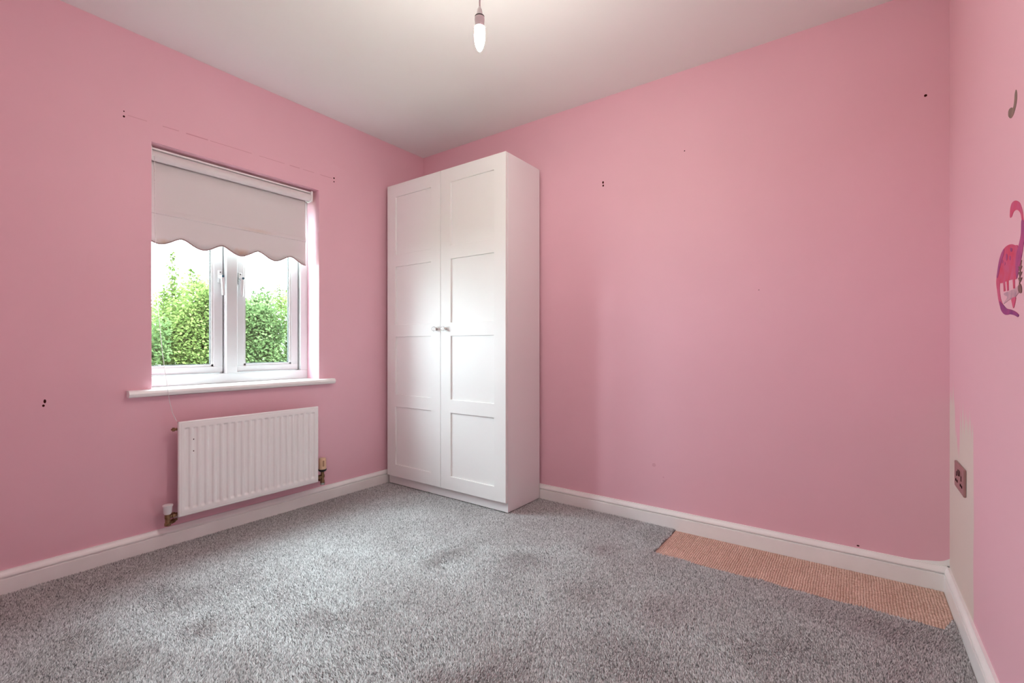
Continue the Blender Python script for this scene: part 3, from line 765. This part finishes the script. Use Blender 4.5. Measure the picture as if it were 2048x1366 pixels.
decal('bow', [C(238, 1010), C(290, 985), C(340, 965), C(378, 935), C(392, 975), C(360, 1030), C(330, 1055), C(290, 1070), C(235, 1110), C(270, 1045), C(250, 1030)], M['bow'], dino, DO, 0.0009)
decal('bow_knot', [C(378, 935), C(396, 915), C(410, 945), C(410, 1000), C(392, 1005), C(376, 975)], M['ink'], dino, DO, 0.0011)
decal('ribbon', [C(312, 1060), C(350, 1045), C(348, 1090), C(331, 1152), C(316, 1100)], M['dino_pink'], dino, DO, 0.0010)
for k in range(3):
    yy = 740 + k * 56
    decal('leaf', [C(378, yy + 4), C(398, yy + 8), C(414, yy), C(404, yy + 34), C(392, yy + 52), C(384, yy + 28)], M['ink'], dino, DO, 0.0011)
decal('leaf_stem', [C(406, 684), C(411, 684), C(398, 800), C(392, 925), C(386, 925), C(392, 800)], M['ink'], dino, DO, 0.0012, smooth=False)

def C2(x, y): return (1820 + x / 3.4167, y / 3.4153)
LO = (W, -0.90, 1.49)
leafm = tag(empty('leaf_sticker', LO), 'small olive-grey drop-shaped wall sticker high on the right-hand wall', 'wall sticker')
decal('blade', [C2(726, 612), C2(733, 640), C2(730, 700), C2(716, 760), C2(702, 796), C2(688, 808), C2(673, 790), C2(676, 752), C2(692, 735), C2(706, 735), C2(714, 690), C2(718, 640)], M['olive'], leafm, LO)

# ------------------------------------------------------------------ carpet pile
rng = np.random.default_rng(7)
def in_patch(x, y):
    wob = 0.006 * np.sin(x * 17.0) + 0.004 * np.sin(x * 41.0 + 1) + rng.normal(0, 0.0015, len(x))
    wx = 0.004 * np.sin(y * 40.0) + rng.normal(0, 0.0012, len(x))
    main = (x > PX0 + wx) & (y > PY0 + wob - 0.004 * (x - PX0))
    tuft_corner = (x > 2.868 + 0.35 * (y + 0.30)) & (y < -0.262)      # a tongue of grey left against the skirting
    return main & ~tuft_corner
def vnoise(x, y, f, seed):
    r2 = np.random.default_rng(seed); g = r2.random((64, 64))
    u, v = x * f, y * f; i, j = np.floor(u).astype(int), np.floor(v).astype(int); a, c = u - i, v - j
    a = a*a*(3-2*a); c = c*c*(3-2*c); i %= 64; j %= 64; i1, j1 = (i+1) % 64, (j+1) % 64
    return g[i, j]*(1-a)*(1-c) + g[i1, j]*a*(1-c) + g[i, j1]*(1-a)*c + g[i1, j1]*a*c
sp = 0.0042
gx, gy = np.meshgrid(np.arange(0.021, W - 0.021, sp), np.arange(-D + 0.02, -0.019, sp), indexing='ij')
x = (gx + rng.uniform(-.45, .45, gx.shape) * sp).ravel(); y = (gy + rng.uniform(-.45, .45, gy.shape) * sp).ravel()
keep = ~in_patch(x, y) & ~((x < X1 - 0.002) & (x > X0) & (y > yc + 0.004))
x, y = x[keep], y[keep]
n = len(x)
brush = vnoise(x + 5, y + 5, 3.1, 1) * 0.6 + vnoise(x + 5, y + 5, 7.5, 2) * 0.4          # trodden areas: the pile leans different ways
ang = 2.2 + (brush - 0.5) * 7.0 + rng.normal(0, 0.9, n)
lay = vnoise(x + 11, y + 2, 2.6, 4) * 0.55 + vnoise(x + 3, y + 7, 9.0, 6) * 0.45
lean = 0.0008 + 0.0045 * np.clip((lay - 0.35) / 0.4, 0, 1) ** 1.5 + 0.0016 * rng.random(n)
hgt = 0.0078 + rng.normal(0, 0.0011, n)
r = 0.0025 + 0.0005 * rng.random(n)
base = np.stack([x, y, np.full(n, -0.0085)], -1)
tip = base + np.stack([np.cos(ang) * lean, np.sin(ang) * lean, hgt], -1)
rot = rng.uniform(0, 2 * np.pi, n)
ring = [base + np.stack([np.cos(rot + k * 2*np.pi/3) * r, np.sin(rot + k * 2*np.pi/3) * r, np.zeros(n)], -1) for k in range(3)]
V = np.stack(ring + [tip], 1).reshape(-1, 3)
o = (np.arange(n) * 4)[:, None]
F = np.concatenate([o + np.array([f]) for f in ((0,1,3),(1,2,3),(2,0,3))], 0)
tone = np.clip(rng.normal(0.52, 0.27, n), 0, 1)
pile = numpy_mesh('carpet_pile', V, F, 3, M['pile'], floor, ('yarn', np.repeat(tone, 4)))
tag(pile, kind='stuff')

# beige strip of older carpet showing in the cut-out
patch = tag(empty('carpet_strip', (2.37, -0.18, -0.016)), 'beige woven carpet strip exposed where the grey carpet is cut away', 'carpet')
KO = (2.37, -0.18, -0.016)
MB(KO).box((PX0 - 0.0, PY0 + 0.0005, -0.0158), (W - 0.019, -0.019, -0.0128)).build('backing', M['beigebase'], patch)
rw, lp = 0.0088, 0.0074
gx, gy = np.meshgrid(np.arange(PX0 + 0.007, W - 0.025, rw), np.arange(PY0 + 0.007, -0.025, lp), indexing='ij')
x = (gx + 0.0008 * np.sin(gy * 60) + rng.normal(0, .0005, gx.shape)).ravel(); y = (gy + rng.normal(0, .0005, gx.shape)).ravel(); n = len(x)
hx, hy_ = 0.0044 + rng.normal(0, .0003, n), 0.0041 + rng.normal(0, .0004, n); hz = 0.0034 + rng.normal(0, .0006, n)
z0 = np.full(n, -0.0129)
rings = []
for (s, zz) in ((1.0, 0.0), (0.78, 0.65)):
    for k in range(6):
        t = k * math.pi / 3
        rings.append(np.stack([x + np.cos(t) * hx * s, y + np.sin(t) * hy_ * s, z0 + hz * zz], -1))
rings.append(np.stack([x, y, z0 + hz], -1))
V = np.stack(rings, 1).reshape(-1, 3) - np.array(KO)
o = (np.arange(n) * 13)[:, None]; fl = []
for k in range(6):
    j = (k + 1) % 6
    fl += [(k, j, 6 + j), (k, 6 + j, 6 + k), (6 + k, 6 + j, 12)]
F = np.concatenate([o + np.array([f]) for f in fl], 0)
tone = np.clip(0.5 + rng.normal(0, 0.16, n) + 0.25 * (vnoise(x + 3, y + 3, 14, 5) - 0.5), 0, 1)
speck = rng.random(n) < 0.03; tone[speck] = 0.0
tag(numpy_mesh('loop_pile', V, F, 3, M['beige'], patch, ('yarn', np.repeat(tone, 13))), kind='stuff')

# ------------------------------------------------------------------ garden outside
tag(MB().box((-14, -9, -0.60), (-0.32, 10, -0.45)).build('ground', M['lawn']), kind='structure')

def shrub(name, label, box, tops, m, seed, nleaf, spires=(), size=0.040):
    """leafy mass inside box (x0, x1, y0, y1, zbot) with a ragged top given as (y, z) points; spires are thin leafy shoots"""
    r3 = np.random.default_rng(seed); random.seed(seed)
    x0, x1, y0, y1, zbot = box
    cx, cy = (x0 + x1) / 2, (y0 + y1) / 2
    root = tag(empty(name, (cx, cy, -0.45)), label, 'tree' if 'tree' in name else 'shrub')
    O3 = (cx, cy, -0.45)
    ty, tz = [p[0] for p in tops], [p[1] for p in tops]
    b = MB(O3)
    for k in range(7):
        a = 2 * math.pi * k / 7 + random.random(); q = random.uniform(0.2, 0.75)
        ey = cy + math.sin(a) * (y1 - y0) / 2 * q
        e = Vector((cx + math.cos(a) * (x1 - x0) / 2 * q, ey, float(np.interp(ey, ty, tz)) - random.uniform(0.1, 0.5)))
        st = Vector((cx + math.cos(a) * 0.06, cy + math.sin(a) * 0.06, -0.45))
        b.tube([st, st.lerp(e, 0.5) + Vector((random.uniform(-.1, .1), random.uniform(-.1, .1), 0.1)), e], [0.028, 0.018, 0.006], 6)
    for (sx, sy, sz0, sz1) in spires:
        b.tube([(cx, cy, sz0 - 0.7), (sx, sy, sz0), (sx, sy, sz1)], [0.012, 0.006, 0.002], 5)
    b.build('stems', M['bark'], root, smooth=True)
    nc = nleaf // 40
    cy_ = r3.uniform(y0 + 0.05, y1 - 0.05, nc)
    cx_ = x0 + (x1 - x0) * (1 - r3.random(nc) ** 1.6 * 0.9) - 0.05
    top = np.interp(cy_, ty, tz) + 0.10 * (vnoise(cy_ + 9, cx_ + 9, 6.0, seed) - 0.5) - 0.25 * ((cx_ - cx) / (x1 - x0)) ** 2
    cz_ = zbot + (top - zbot) * r3.random(nc) ** 0.8
    cl = np.stack([cx_, cy_, cz_], -1)
    tone_c = r3.random(nc)
    ci = np.repeat(np.arange(nc), 40)
    pos = cl[ci] + r3.normal(0, 1, (len(ci), 3)) * np.array([0.07, 0.07, 0.055])
    tl = np.clip(0.6 * tone_c[ci] + 0.45 * r3.random(len(ci)), 0, 1)
    for (sx, sy, sz0, sz1) in spires:
        ns = int(420 * (sz1 - sz0))
        t = r3.random(ns); pp = np.stack([sx + 0 * t, sy + 0 * t, sz0 + (sz1 - sz0) * t], -1) + r3.normal(0, 1, (ns, 3)) * (np.array([0.045, 0.045, 0.03]) * (1.2 - t)[:, None])
        pos = np.concatenate([pos, pp]); tl = np.concatenate([tl, r3.random(ns) * 0.6])
    pos[:, 0] = np.clip(pos[:, 0], x0 + .03, x1 - .03); pos[:, 1] = np.clip(pos[:, 1], y0 + .03, y1 - .03); pos[:, 2] = np.maximum(pos[:, 2], -0.38)
    N = len(pos)
    axis = r3.normal(size=(N, 3)); axis[:, 2] = axis[:, 2] * 0.5 - 0.25; axis /= np.linalg.norm(axis, axis=1)[:, None]
    nrm = r3.normal(size=(N, 3)); nrm[:, 2] = np.abs(nrm[:, 2]) + 0.6; nrm[:, 0] += 0.5
    side = np.cross(axis, nrm); side /= np.linalg.norm(side, axis=1)[:, None]
    nn = np.cross(side, axis)
    L = (size * r3.uniform(0.7, 1.25, N))[:, None]; Wd = L * r3.uniform(0.27, 0.38, N)[:, None]
    v0 = pos; v2 = pos + axis * L - nn * L * 0.12
    v1 = pos + axis * L * 0.45 + side * Wd + nn * L * 0.07; v3 = pos + axis * L * 0.45 - side * Wd + nn * L * 0.07
    V = np.stack([v0, v1, v2, v3], 1).reshape(-1, 3) - np.array(O3)
    V[:, 0] = np.clip(V[:, 0], x0 - cx, x1 - cx); V[:, 1] = np.clip(V[:, 1], y0 - cy, y1 - cy)
    o = (np.arange(N) * 4)[:, None]
    F = np.concatenate([o + np.array([[0, 1, 2]]), o + np.array([[0, 2, 3]])], 0)
    tag(numpy_mesh('foliage', V, F, 3, m, root, ('yarn', np.repeat(tl, 4))), kind='stuff')
    return root

shrub('garden_tree', 'tall lime-green leafy tree with a thin shoot, seen through the left-hand pane', (-4.4, -3.3, -0.50, 0.19, -0.35),
      [(-0.50, 1.34), (-0.40, 1.42), (-0.30, 1.55), (-0.18, 1.70), (-0.02, 1.64), (0.08, 1.52), (0.19, 1.46)], M['leaf'], 3, 36000,
      spires=((-3.8, -0.36, 1.45, 2.03), (-3.8, -0.36, 1.5, 1.75), (-3.8, -0.17, 1.6, 1.86), (-3.8, -0.08, 1.6, 1.80), (-3.8, 0.04, 1.5, 1.68), (-3.7, 0.12, 1.45, 1.62), (-3.8, -0.45, 1.3, 1.58)))
shrub('garden_shrub', 'dense green shrub filling the lower part of the right-hand pane', (-4.6, -3.4, 0.21, 0.80, -0.4),
      [(0.21, 1.46), (0.4, 1.48), (0.6, 1.54), (0.8, 1.56)], M['leaf2'], 5, 34000,
      spires=((-3.8, 0.40, 1.4, 1.60), (-3.8, 0.56, 1.45, 1.66), (-3.8, 0.66, 1.45, 1.72), (-3.8, 0.74, 1.45, 1.68)))
shrub('garden_shrub', 'mid-green shrub showing behind the tall tree, below the middle of the window', (-6.2, -4.75, -0.8, 1.6, -0.4),
      [(-0.8, 1.3), (0.0, 1.5), (0.8, 1.55), (1.6, 1.5)], M['leaf2'], 8, 44000, size=0.046)
shrub('garden_shrub', 'leafy shrub low at the left edge of the left-hand pane', (-4.3, -3.2, -1.80, -0.53, -0.4),
      [(-1.8, 1.1), (-1.2, 1.3), (-0.53, 1.28)], M['leaf2'], 11, 44000)
shrub('garden_shrub', 'yellow-green leafy shrub at the right edge of the right-hand pane', (-4.7, -3.4, 0.83, 2.1, -0.4),
      [(0.83, 1.58), (1.0, 1.64), (1.4, 1.60), (2.1, 1.5)], M['leaf'], 13, 44000,
      spires=((-3.9, 0.96, 1.5, 1.80), (-3.9, 1.08, 1.5, 1.76), (-3.9, 1.3, 1.4, 1.72)))
